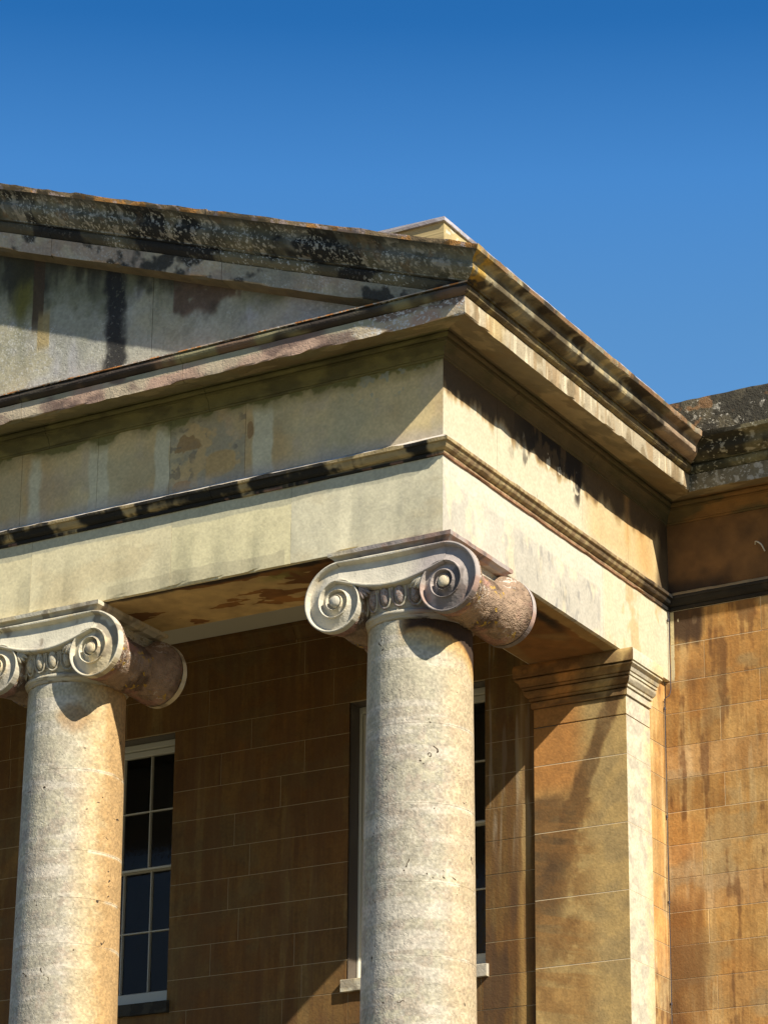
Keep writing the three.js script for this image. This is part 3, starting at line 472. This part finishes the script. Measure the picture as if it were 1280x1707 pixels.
// ---------------------------------------------------------------- wall behind the columns, with its windows
const ZW = -.7904, WX = [-.502, -1.2955], WW = .1665, WT = -.004, WB = -.6205;
const back = thing('portico_wall', 'shaded golden ashlar wall behind the columns with two sash windows', 'wall', [-1, FLOOR, ZW]);
{
  const w = sub(back, 'wall'), op = WX.map((x) => [x - WW, x + WW, WB, WT]);
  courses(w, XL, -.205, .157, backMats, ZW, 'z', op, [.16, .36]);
  courses(w, .885, 1.0, -.004, mainMats, -.0125, 'x', [], [.5, .6]);
  // upper course and moulding below the ceiling
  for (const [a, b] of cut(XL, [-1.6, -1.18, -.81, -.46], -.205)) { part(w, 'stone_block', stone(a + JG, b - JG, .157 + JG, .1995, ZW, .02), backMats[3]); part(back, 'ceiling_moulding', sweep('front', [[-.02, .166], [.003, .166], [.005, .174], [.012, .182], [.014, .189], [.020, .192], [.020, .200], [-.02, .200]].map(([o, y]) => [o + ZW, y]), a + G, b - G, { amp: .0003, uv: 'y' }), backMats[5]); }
  // mortar core, left open at the windows
  const core = []; let x = XL; for (const [a, b] of [...op].reverse()) { core.push(backing(x, a - .0006, FLOOR, .21, ZW - .14, ZW - .0005)); core.push(backing(a - .0006, b + .0006, FLOOR, WB - .0006, ZW - .14, ZW - .0005), backing(a - .0006, b + .0006, WT + .0006, .21, ZW - .14, ZW - .0005)); x = b + .0006; }
  core.push(backing(x, -.0130, FLOOR, .157, ZW - .21, ZW - .0005)); part(w, 'mortar_bed', mergeGeometries(core), M.mortarBack);
  part(back, 'room_shell', mergeGeometries([backing(XL, -.1, FLOOR, .3, -1.75, -1.70), backing(XL, -.1, .25, .3, -1.7, ZW - .141), backing(XL, -.1, -1.4, -1.36, -1.7, ZW - .141), backing(XL - .05, XL, FLOOR, .3, -1.75, ZW - .141), backing(-.1, -.05, FLOOR, .3, -1.75, ZW - .22), backing(-.93, -.88, -1.36, .25, -1.7, ZW - .15)]), M.room);
  for (const cx of WX) {
    const wn = sub(back, 'window'), x0 = cx - WW, x1 = cx + WW, zf = ZW - .042;
    // splayed stone reveals are the wall's thickness; timber box frame inside them
    part(wn, 'reveal', mergeGeometries([backing(x0 - .0006, x0 + .0012, WB, WT, ZW - .135, ZW - .004), backing(x1 - .0012, x1 + .0006, WB, WT, ZW - .135, ZW - .004), backing(x0, x1, WT - .0012, WT + .0006, ZW - .135, ZW - .004)]), M.revealDark);  // reveals in one even dark brown
    part(wn, 'frame', mergeGeometries([box(x0 + .0013, x0 + .0075, WB, WT - .0013, zf - .03, zf + .004), box(x1 - .0075, x1 - .0013, WB, WT - .0013, zf - .03, zf + .004), box(x0 + .0075, x1 - .0075, WT - .016, WT - .0013, zf - .03, zf + .005)]), M.paint);
    const a = x0 + .0085, b = x1 - .0085, tops = [WT - .017, -.302, WB + .003];
    for (const [u0, u1, v0, v1, z, r] of [[a, b, -.3045, tops[0], zf, .0075], [a, b, tops[2], -.2992, zf - .013, .0075]]) {
      const bot = v0 < -.5 ? .034 : .0055;
      part(wn, 'sash', mergeGeometries([box(u0, u0 + r, v0, v1, z - .012, z), box(u1 - r, u1, v0, v1, z - .012, z), box(u0 + r, u1 - r, v1 - (v1 > -.1 ? .014 : .0055), v1, z - .012, z), box(u0 + r, u1 - r, v0, v0 + bot, z - .012, z)]), M.paint);
      const gy0 = v0 + bot, gy1 = v1 - (v1 > -.1 ? .014 : .0055), pw = (u1 - u0 - 2 * r) / 4, ph = (gy1 - gy0) / 2;
      for (let i = 1; i < 4; i++) part(wn, 'glazing_bar', box(u0 + r + pw * i - .0014, u0 + r + pw * i + .0014, gy0, gy1, z - .0105, z - .001, .0008), M.paint);
      part(wn, 'glazing_bar', box(u0 + r, u1 - r, gy0 + ph - .0014, gy0 + ph + .0014, z - .0100, z - .0015, .0008), M.paint);
      for (let i = 0; i < 4; i++) for (let j = 0; j < 2; j++) { const g = new THREE.PlaneGeometry(pw - .0008, ph - .0008); g.rotateY((rnd() - .5) * .012); g.rotateX((rnd() - .5) * .012); g.translate(u0 + r + pw * (i + .5), gy0 + ph * (j + .5), z - .007); part(wn, 'pane', g, M.glass); }
    }
    part(wn, 'sill', sweep('front', [[-.12, -.649], [.0115, -.649, 1], [.0115, -.624], [.010, -.6225], [-.02, -.6195], [-.12, -.6185]].map(([o, y, c]) => [o + ZW, y, c]), x0 - .0085, x1 + .0085, { amp: .0005, uv: 'y', chip: .002 }), cx < -1 ? M.darkSill : M.cap, cx < -1 ? 'black-stained stone sill' : undefined);
  }
}
// ---------------------------------------------------------------- portico ceiling
{ const g = new THREE.BoxGeometry((-.205 - XL) * U, .03 * U, (ZW + .20) * -U); g.translate((XL - .205) / 2 * U, Y0 + .2155 * U, (ZW - .20) / 2 * U); const m = new THREE.Mesh(g, M.plaster); m.name = 'portico_ceiling'; m.castShadow = m.receiveShadow = true; m.userData = { kind: 'structure', label: 'pale plaster ceiling of the portico above the columns', category: 'ceiling' }; scene.add(m); }

// ---------------------------------------------------------------- portico entablature
const ent = thing('entablature', 'cream stone entablature turning the portico corner above the column capitals', 'entablature', [-.5, 0, -.1]);
{
  const T = .211;
  const a = sub(ent, 'architrave');
  const ap = [[-T, 0], [-.004, 0], [0, .0006, 1], [0, .0040, .35], [0, .0085], [0, .1575], [-T, .1575]], ap2 = [[-T, 0], [-.004, 0], [0, .0006, .6], [0, .0035, .2], [0, .0075], [0, .1575], [-T, .1575]];
  for (const [p, q] of cut(XL, [-1.7, ...archJoints], corner)) part(a, 'architrave_stone', sweep('front', ap, inset(p, G * .6), inset(q, -G * .6), { uv: 'y', seed: 3 + (typeof q === 'number' ? q : 0), chip: .007, amp: .00018 }), M.ent);
  for (const [p, q] of cut(cornerS, [.676], 1)) part(a, 'architrave_stone', sweep('flank', ap2, inset(p, G * .6), inset(q, -G * .6), { uv: 'y', seed: 7, chip: .004, amp: .00018 }), M.ent);
  const s1 = sweep('front', [[-T + .004, -.0016], [-.009, -.0016], [-.008, .001], [-T + .004, .001]], XL, corner, { uv: 'o', amp: .0003 }), s2 = sweep('flank', [[-T + .004, -.0016], [-.009, -.0016], [-.008, .001], [-T + .004, .001]], cornerS, .99, { uv: 'o', amp: .0003 });
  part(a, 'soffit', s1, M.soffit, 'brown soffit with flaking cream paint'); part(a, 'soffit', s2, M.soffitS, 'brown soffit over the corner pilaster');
  const t = sub(ent, 'architrave_moulding');
  for (const [p, q] of cut(XL, [-1.55, -1.0, -.51], corner)) part(t, 'moulding_stone', sweep('front', taenia, inset(p, G), inset(q, -G), { seed: 12, v0: V0, chip: .004 }), M.taen);
  for (const [p, q] of cut(cornerS, [.318, .74], innerS)) part(t, 'moulding_stone', sweep('flank', taenia, inset(p, G), inset(q, -G), { seed: 15, v0: V0, chip: .003 }), M.taen);
  const f = sub(ent, 'frieze'), fp = [[-.16, .1990], [0, .1990], [0, .3549], [-.16, .3549]];
  for (const [p, q] of cut(XL, [-1.7, ...friezeJointsF], corner)) part(f, 'frieze_stone', sweep('front', fp, inset(p, G * .7), inset(q, -G * .7), { uv: 'y', seed: 4 + (typeof q === 'number' ? q : 0), amp: .0002 }), M.ent);
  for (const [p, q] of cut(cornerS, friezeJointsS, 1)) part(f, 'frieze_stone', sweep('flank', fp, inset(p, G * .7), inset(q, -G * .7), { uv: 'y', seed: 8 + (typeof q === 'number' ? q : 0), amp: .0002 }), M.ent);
  const c = sub(ent, 'cornice');
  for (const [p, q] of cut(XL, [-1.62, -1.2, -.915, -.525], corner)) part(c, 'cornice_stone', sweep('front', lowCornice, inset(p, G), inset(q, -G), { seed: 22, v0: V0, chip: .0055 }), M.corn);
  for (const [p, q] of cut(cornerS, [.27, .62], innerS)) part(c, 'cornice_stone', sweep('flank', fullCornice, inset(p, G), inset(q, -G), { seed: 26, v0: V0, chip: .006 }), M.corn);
  // stone core behind the facing so that no light leaks through
  part(ent, 'core', mergeGeometries([backing(XL, -.013, .16, .44, -.20, -.012), backing(-.20, -.013, .16, .48, -.995, -.20)]), M.mortarDark);
}
// ---------------------------------------------------------------- pediment
const ped = thing('pediment', 'weathered pediment with streaked grey tympanum and black lichened raking cornice', 'pediment', [-1, .44, -.1]);
{
  const t = sub(ped, 'tympanum'), top = (x) => .3985 + .3675 * (.068 - x) - .004;
  for (const [p, q] of cut(XL, [-1.6, -1.13, -.625], -.02)) { const sh = new THREE.Shape(); const a = p + G, b = q - G; sh.moveTo(a, .440); sh.lineTo(b, .440); sh.lineTo(b, Math.max(.441, top(b))); sh.lineTo(a, top(a)); sh.closePath(); const g = new THREE.ExtrudeGeometry(sh, { depth: .06, bevelEnabled: false }); g.translate(0, 0, .008 + (rnd() - .5) * .002); planarUV(g); part(t, 'tympanum_slab', g, M.tymp); }
  const r = sub(ped, 'raking_cornice');
  for (const [p, q] of cut(XL, [-1.72, -1.28, -.86, -.44], corner)) part(r, 'cornice_stone', sweep('rake', fullCornice, inset(p, G), inset(q, -G), { seed: 61 + (typeof q === 'number' ? q : 0), v0: V0, chip: .007, amp: .0012 }), M.rake);
  const g = new THREE.BoxGeometry(2.2, .02, 1.1); g.rotateZ(-Math.atan(.3675)); g.translate(-1.14, .445 + .3675 * 1.14 + .0, -.57); part(ped, 'roof_slope', planarUV(g), M.lead);
}
const par = thing('portico_parapet', 'pale parapet block with lead capping standing behind the pediment corner', 'parapet', [-.07, .49, -.5]);
for (const [p, q] of cut(-.006, [.34, .67], .985)) part(par, 'parapet_stone', sweep('flank', [[-.16, .455], [.0035, .455], [.0035, .638], [-.16, .638]], inset(p, G), inset(q, -G), { uv: 'y', amp: .001, seed: 71 }), M.portPar);
[[-.0115, .245], [.24, .50], [.495, .745], [.74, .985]].forEach(([p, q], k) => part(par, 'lead_sheet', sweep('flank', [[-.165, .6375], [.0075, .6375], [.0085, .6405], [.0078, .6455], [-.165, .650]].map(([o, y]) => [o + (k % 2) * .0008, y + (k % 2) * .0008]), p, q, { amp: .0014, seed: 77 + k }), M.leadMap));

// ---------------------------------------------------------------- corner pilaster
const anta = thing('corner_pilaster', 'square stone pilaster with moulded cap under the inner end of the architrave', 'pilaster', [-.107, FLOOR, -.84]);
{
  const x0 = -.2138, x1 = 0, zf = -.7794, zb = -.894, ys = [-.1335, -.218, -.3628, -.5045, -.6465, -.79, -.934, -1.08, -1.3, -1.55, FLOOR + .12];
  for (let k = 0; k + 1 < ys.length; k++) { const g = box(x0 - (k > 6 ? .003 : 0), x1 + (k > 6 ? .003 : 0), ys[k + 1] + JG, ys[k] - (k ? JG : .0010), zb, zf, .0006); planarUV(g, zf); part(anta, 'shaft_block', g, M.anta); }
  part(anta, 'mortar_bed', backing(x0 + .0004, x1 - .0004, FLOOR, -.15, zb, zf - .0004), M.mortar);
  part(anta, 'base', mergeGeometries([box(x0 - .02, x1 + .02, FLOOR, FLOOR + .06, zb, zf + .02), box(x0 - .012, x1 + .012, FLOOR + .06, FLOOR + .119, zb, zf + .012)]), M.anta);
  const c = sub(anta, 'capital');
  { const g = box(x0, x1, -.1322, -.0925, zb, zf, .0010); planarUV(g, zf); part(c, 'necking_block', g, M.anta); }
  // each member of the cap runs round three sides of the shaft
  const ring = (name, prof) => {
    const P = [], T = [], I = [], m = prof.length, n = 24;
    const runs = [[[x0, zb], [x0, zf], [-1, 0]], [[x0, zf], [x1, zf], [0, 1]], [[x1, zf], [x1, zb], [1, 0]]];
    runs.forEach(([A, B, N], r) => {
      const off = P.length / 3;
      for (let i = 0; i <= n; i++) prof.forEach(([o, y], k) => {
        const t = i / n; let x = A[0] + (B[0] - A[0]) * t + N[0] * o, z = A[1] + (B[1] - A[1]) * t + N[1] * o;
        if (r === 1) x += (t * 2 - 1) * o; if (r === 0) z += t * o; if (r === 2) z += (1 - t) * o;
        const wob = o > 0 ? .0006 * sn(x - z, y * 50) : 0; P.push(x + N[0] * wob, y + wob * .5, z + N[1] * wob); T.push(x - z + zf, y);
      });
      for (let i = 0; i < n; i++) for (let k = 0; k + 1 < m; k++) { const a = off + i * m + k, b = a + 1, d = a + m, e = d + 1; I.push(a, d, e, a, e, b); }
    });
    part(c, name, toCreasedNormals(mesh(P, T, I), .6), M.anta);
  };
  ring('fillet_moulding', [[-.004, -.0912], [.0040, -.0910], [.0044, -.0785], [-.004, -.0780]]);
  ring('ovolo_moulding', [[-.004, -.0755], [.0074, -.0752], [.0080, -.0708], [.0055, -.0704], [.0056, -.0694], ...curve([[.0090, -.0688], [.0135, -.0650], [.0158, -.0595]], 3), [.0160, -.0560], [-.004, -.0556]]);
  ring('fascia_moulding', [[-.004, -.0535], [.0178, -.0532], [.0184, -.0488], [.0155, -.0484], [.0156, -.0474], ...curve([[.0205, -.0466], [.0228, -.0430], [.0240, -.0385], [.0285, -.0350]], 3), [.0300, -.0345], [.0302, -.0318], [-.004, -.0314]]);
  ring('abacus_moulding', [[-.004, -.0290], [.0325, -.0286], [.0330, -.0080], [.0312, -.0030], [.0296, -.0012], [-.004, -.0012]]);
  part(c, 'core', backing(x0 + .003, x1 - .003, -.136, -.0014, zb + .001, zf - .003), M.mortarDark);
}
// ---------------------------------------------------------------- lightning conductor
{
  const lc = thing('lightning_conductor', 'thin dark lightning conductor cable running down the corner beside the pilaster', 'cable', [0, FLOOR, -.98]);
  const pts = [[.004, .156, -.992], [.004, .06, -.9925], [.0045, -.026, -.993], [.002, -.034, -.990], [-.0075, -.040, -.987], [-.0085, -.06, -.988], [-.0088, -.3, -.988], [-.008, -.6, -.9885], [-.0085, -1.0, -.9885], [-.0085, FLOOR, -.9885]].map((q) => new THREE.Vector3(...q));
  part(lc, 'conductor', new THREE.TubeGeometry(new THREE.CatmullRomCurve3(pts, false, 'catmullrom', .2), 160, .0011, 6), M.cable);
  for (const [y, x] of [[.135, .004], [-.062, -.0085], [-.30, -.0088], [-.485, -.0083], [-.70, -.0083]]) { const g = new THREE.CylinderGeometry(.0026, .0026, .005, 8); g.translate(x - .0003, y, -.9895); part(lc, 'clip', g, M.cable); }
}

// ---------------------------------------------------------------- Ionic columns
const EX = .1155, EY = -.0995, ZF = .1185, RHO = .080, SB = .098, AZ = -.1065;
const rho = (th) => RHO * Math.exp(-SB * th);
function coil(f) {                        // height of the scroll's face across one coil: fillet, then hollow channel
  if (f < .10) return .0120 - .0010 * ((f - .05) / .05) ** 2;
  if (f < .18) return .0110 - .0105 * ss(.10, .18, f);
  return .0005 + .0075 * Math.pow((f - .18) / .82, 1.6);
}
function voluteFace(sx, dz) {
  return grid(128, 57, (u, w) => {
    const v = Math.max(0, (w * 57 - 1) / 56), skirt = w === 0, th = u * Math.PI * 2, R = rho(th), re = .0105, r = R * Math.pow(re / R, v), n = (Math.log(RHO / r) / SB - th) / (2 * Math.PI), f = ((n % 1) + 1) % 1;
    const h = coil(v === 0 ? 0 : f) + .0055 * (1 - r / RHO) + .0004 * sn(th + r * 40, sx * 3), x = sx * (EX + r * Math.sin(th)), y = EY + r * Math.cos(th);
    return [x, y, dz * (ZF - .012 + (skirt ? -.002 : h)), x, y];
  }, .55);
}
function canalis(dz) {
  return grid(64, 26, (u, v) => {
    const x = EX * (2 * u - 1), t = 1 - (x / EX) ** 2, yt = EY + RHO, yb = EY + .0432 - .024 * Math.pow(t, 1.25), f = v * 1.16, y = yt + (yb - yt) * f;
    return [x, y, dz * (ZF - .012 + coil(f > 1 ? f - 1 : f) * (f > 1 ? 1.05 : 1) + .0055 * (1 - (y - EY) / RHO) - (v > .97 ? .012 : 0)), x, y];
  }, .55);
}
function bolster(sx) {
  const n = 84;
  return grid(n, 44, (u, v) => {
    const i = Math.round(u * n), th = i === n ? 0 : i / (n - 1) * Math.PI * 2, w = 2 * v - 1, e = Math.abs(w);
    const ro = rho(th), rc = .050 - .006 * Math.cos(th * .5); let R = e > .94 ? ro : rc + (ro - rc) * Math.pow(e / .94, 2.4);
    if (e < .22) R += .0042 * Math.abs(Math.sin(w / .22 * Math.PI * 1.5)) + .001; if (e > .22 && e < .9) R += .0011 * Math.abs(Math.sin(e * 26));
    R += .0012 * sn(th * .3 + sx, v * 9) + .0006 * sn(th * 2 + 4, v * 30);
    if (e > .985) R -= .002;
    return [sx * (EX + R * Math.sin(th)), EY + R * Math.cos(th), w * (ZF - .0128), th * .066, w * ZF - .12];
  }, .8);
}
const eggGeo = (() => {
  const e = new THREE.SphereGeometry(1, 14, 12); e.scale(.0092, .0185, .0085); e.translate(0, .004, .001);
  const U2 = []; for (let i = 0; i <= 14; i++) { const a = Math.PI * (i / 14) + Math.PI; U2.push(new THREE.Vector3(.0132 * Math.cos(a), i === 0 || i === 14 ? .018 : .002 + .0215 * Math.sin(a), .0025)); }
  const sh = new THREE.TubeGeometry(new THREE.CatmullRomCurve3(U2), 28, .0021, 6), d = new THREE.ConeGeometry(.0028, .034, 5); d.rotateX(Math.PI); d.translate(.0158, .001, .001);
  return mergeGeometries([e, sh, d]);
})();
const leafGeo = (() => { const r = []; for (let k = 0; k < 5; k++) { const g = new THREE.SphereGeometry(1, 10, 8); g.scale(.0042, .0165 - .0014 * Math.abs(k - 2), .005); g.translate(0, -.015, 0); g.rotateZ((k - 1.6) * .30); r.push(g); } return mergeGeometries(r); })();
function column(ax, label, joints, shaftM, capM, bolLabels) {
  const col = thing('stone_column', label, 'column', [ax, FLOOR, AZ], 'columns along the portico front');
  const put = (g) => { g.translate(ax, 0, AZ); return g; };
  const rad = (y) => .0985 + .0095 * (-y - .148);
  const ys = [-.148, ...joints, FLOOR + .11];
  for (let k = 0; k + 1 < ys.length; k++) {
    const y1 = ys[k] - (k ? .00015 : 0), y0 = ys[k + 1] + .00015, rows = Math.max(6, Math.round((y1 - y0) / .02));
    const V = [[0, -.0003], [.0003, 0], [.002, 0], ...Array.from({ length: rows - 1 }, (_, i) => [(y1 - y0) * (i + 1) / rows, 0]), [y1 - y0 - .002, 0], [y1 - y0 - .0003, 0], [y1 - y0, -.0003]];
    V.unshift([0, -.02]); V.push([y1 - y0, -.02]);
    part(col, 'shaft_drum', put(grid(112, V.length - 1, (u, v) => {
      const q = V[Math.round(v * (V.length - 1))], th = (u * 2 - 1) * Math.PI, y = y0 + q[0], edge = q[1] === -.0003 ? 1 : 0;
      const c = edge * .002 * Math.max(0, fb(th * 6 + ax * 9, y * 3, 4) - .55) * 3, r = rad(y) + q[1] - c + .00028 * sn(th * .4, y * 4 + ax) ;
      return [r * Math.sin(th), y + (k && q[0] > .1 ? -1 : 1) * c * .4, r * Math.cos(th), th * .105, y];
    }, .7)), shaftM);
  }
  { const L = [[.09, FLOOR + .115], [.118, FLOOR + .11], [.128, FLOOR + .10], [.134, FLOOR + .088], [.128, FLOOR + .078], [.124, FLOOR + .07], [.126, FLOOR + .055], [.142, FLOOR + .048], [.152, FLOOR + .034], [.146, FLOOR + .02], [.01, FLOOR + .018]].map(([r, y]) => new THREE.Vector2(r, y)); const l = new THREE.LatheGeometry(L.reverse(), 64), pl = backing(-.16, .16, FLOOR, FLOOR + .02, -.16, .16); part(col, 'base', put(mergeGeometries([l, pl])), capM); }
  { const L = [[rad(-.15) - .0009, -.15], [rad(FLOOR) - .0009, FLOOR + .12]].map(([r, y]) => new THREE.Vector2(r, y)); part(col, 'mortar_joints', put(new THREE.LatheGeometry(L.reverse(), 96)), M.jointPale); }
  const c = sub(col, 'capital');
  // abacus: moulded slab
  { const pr = [[-.05, -.0175], [-.008, -.0170], [-.0066, -.0140], [-.0040, -.0115], [.0010, -.0095], [.0022, -.0060], [.0018, -.0018], [-.05, -.0018]], hx = .1305, hz = .1215, P = [], T = [], I = [], n = 20, m = pr.length;
    [[[-hx, hz], [hx, hz], 0, 1], [[hx, hz], [hx, -hz], 1, 0], [[hx, -hz], [-hx, -hz], 0, -1], [[-hx, -hz], [-hx, hz], -1, 0]].forEach(([A, B, nx, nz], r) => {
      const off = P.length / 3, dx = Math.sign(B[0] - A[0]), dz = Math.sign(B[1] - A[1]);
      for (let i = 0; i <= n; i++) for (const [o, y] of pr) { const t = i / n, w = .0008 * sn(t * .8 + r, y * 60) * (o > -.02 ? 1 : 0); P.push(A[0] + (B[0] - A[0]) * t + nx * (o + w) + dx * (2 * t - 1) * o, y + w * .5, A[1] + (B[1] - A[1]) * t + nz * (o + w) + dz * (2 * t - 1) * o); T.push(t * .25 + r * .1, y); }
      for (let i = 0; i < n; i++) for (let k = 0; k + 1 < m; k++) { const a = off + i * m + k, b = a + 1, d = a + m, e = d + 1; I.push(a, d, e, a, e, b); }
    });
    part(c, 'abacus', put(toCreasedNormals(mesh(P, T, I), .6)), capM); }
  for (const dz of [1, -1]) {
    for (const sx of [1, -1]) {
      const eye = new THREE.SphereGeometry(.0118, 20, 14); eye.scale(1, 1, .6); eye.translate(sx * EX, EY, dz * (ZF + .001)); planarUV(eye);
      part(c, 'volute', put(mergeGeometries([voluteFace(sx, dz), eye.toNonIndexed()])), capM);
      if (dz > 0) { const lf = leafGeo.clone(); if (sx > 0) lf.rotateY(Math.PI); lf.rotateZ(-sx * .85); lf.translate(sx * (EX - .047), EY + .024, ZF - .005); part(c, 'leaf', put(lf), capM); }
    }
    part(c, 'channel', put(canalis(dz)), capM);
  }
  part(c, 'bolster', put(bolster(1)), M.bolster, bolLabels[0]); part(c, 'bolster', put(bolster(-1)), M.bolster, bolLabels[1]);
  const E = [[.05, -.150], [.0985, -.150], [.0992, -.1445], [.1035, -.1405], [.1052, -.1395], [.1068, -.1365], [.1062, -.1335], [.1035, -.1318], [.1005, -.1308], [.1005, -.1275], [.1012, -.1235], [.1042, -.1135], [.1075, -.1015], [.1090, -.088], [.1085, -.079], [.09, -.076]].map(([r, y]) => new THREE.Vector2(r, y));
  part(c, 'echinus', put(new THREE.LatheGeometry(E, 96)), capM);
  const core = backing(-.108, .108, -.094, -.0172, -.1065, .1065); part(c, 'core', put(core), capM);
  const N = 22; for (let k = 0; k < N; k++) { const th = (k + .5) / N * Math.PI * 2, g = eggGeo.clone(); g.rotateX(.12); g.translate(0, -.1065, .1065); g.rotateY(th); part(c, 'egg', put(g), capM); }
  return col;
}
column(-.1065, 'speckled pale stone Ionic column at the portico corner, its capital lichened', JA, M.shaftA, M.cap2, ['lichen-covered side roll of the capital', 'shaded side roll of the capital']);
column(-.899, 'pale stone Ionic column on the left with golden shaded side', JB, M.shaftB, M.cap, ['dark shaded side roll of the capital', 'side roll of the capital beyond the frame']);

renderer.render(scene, camera);
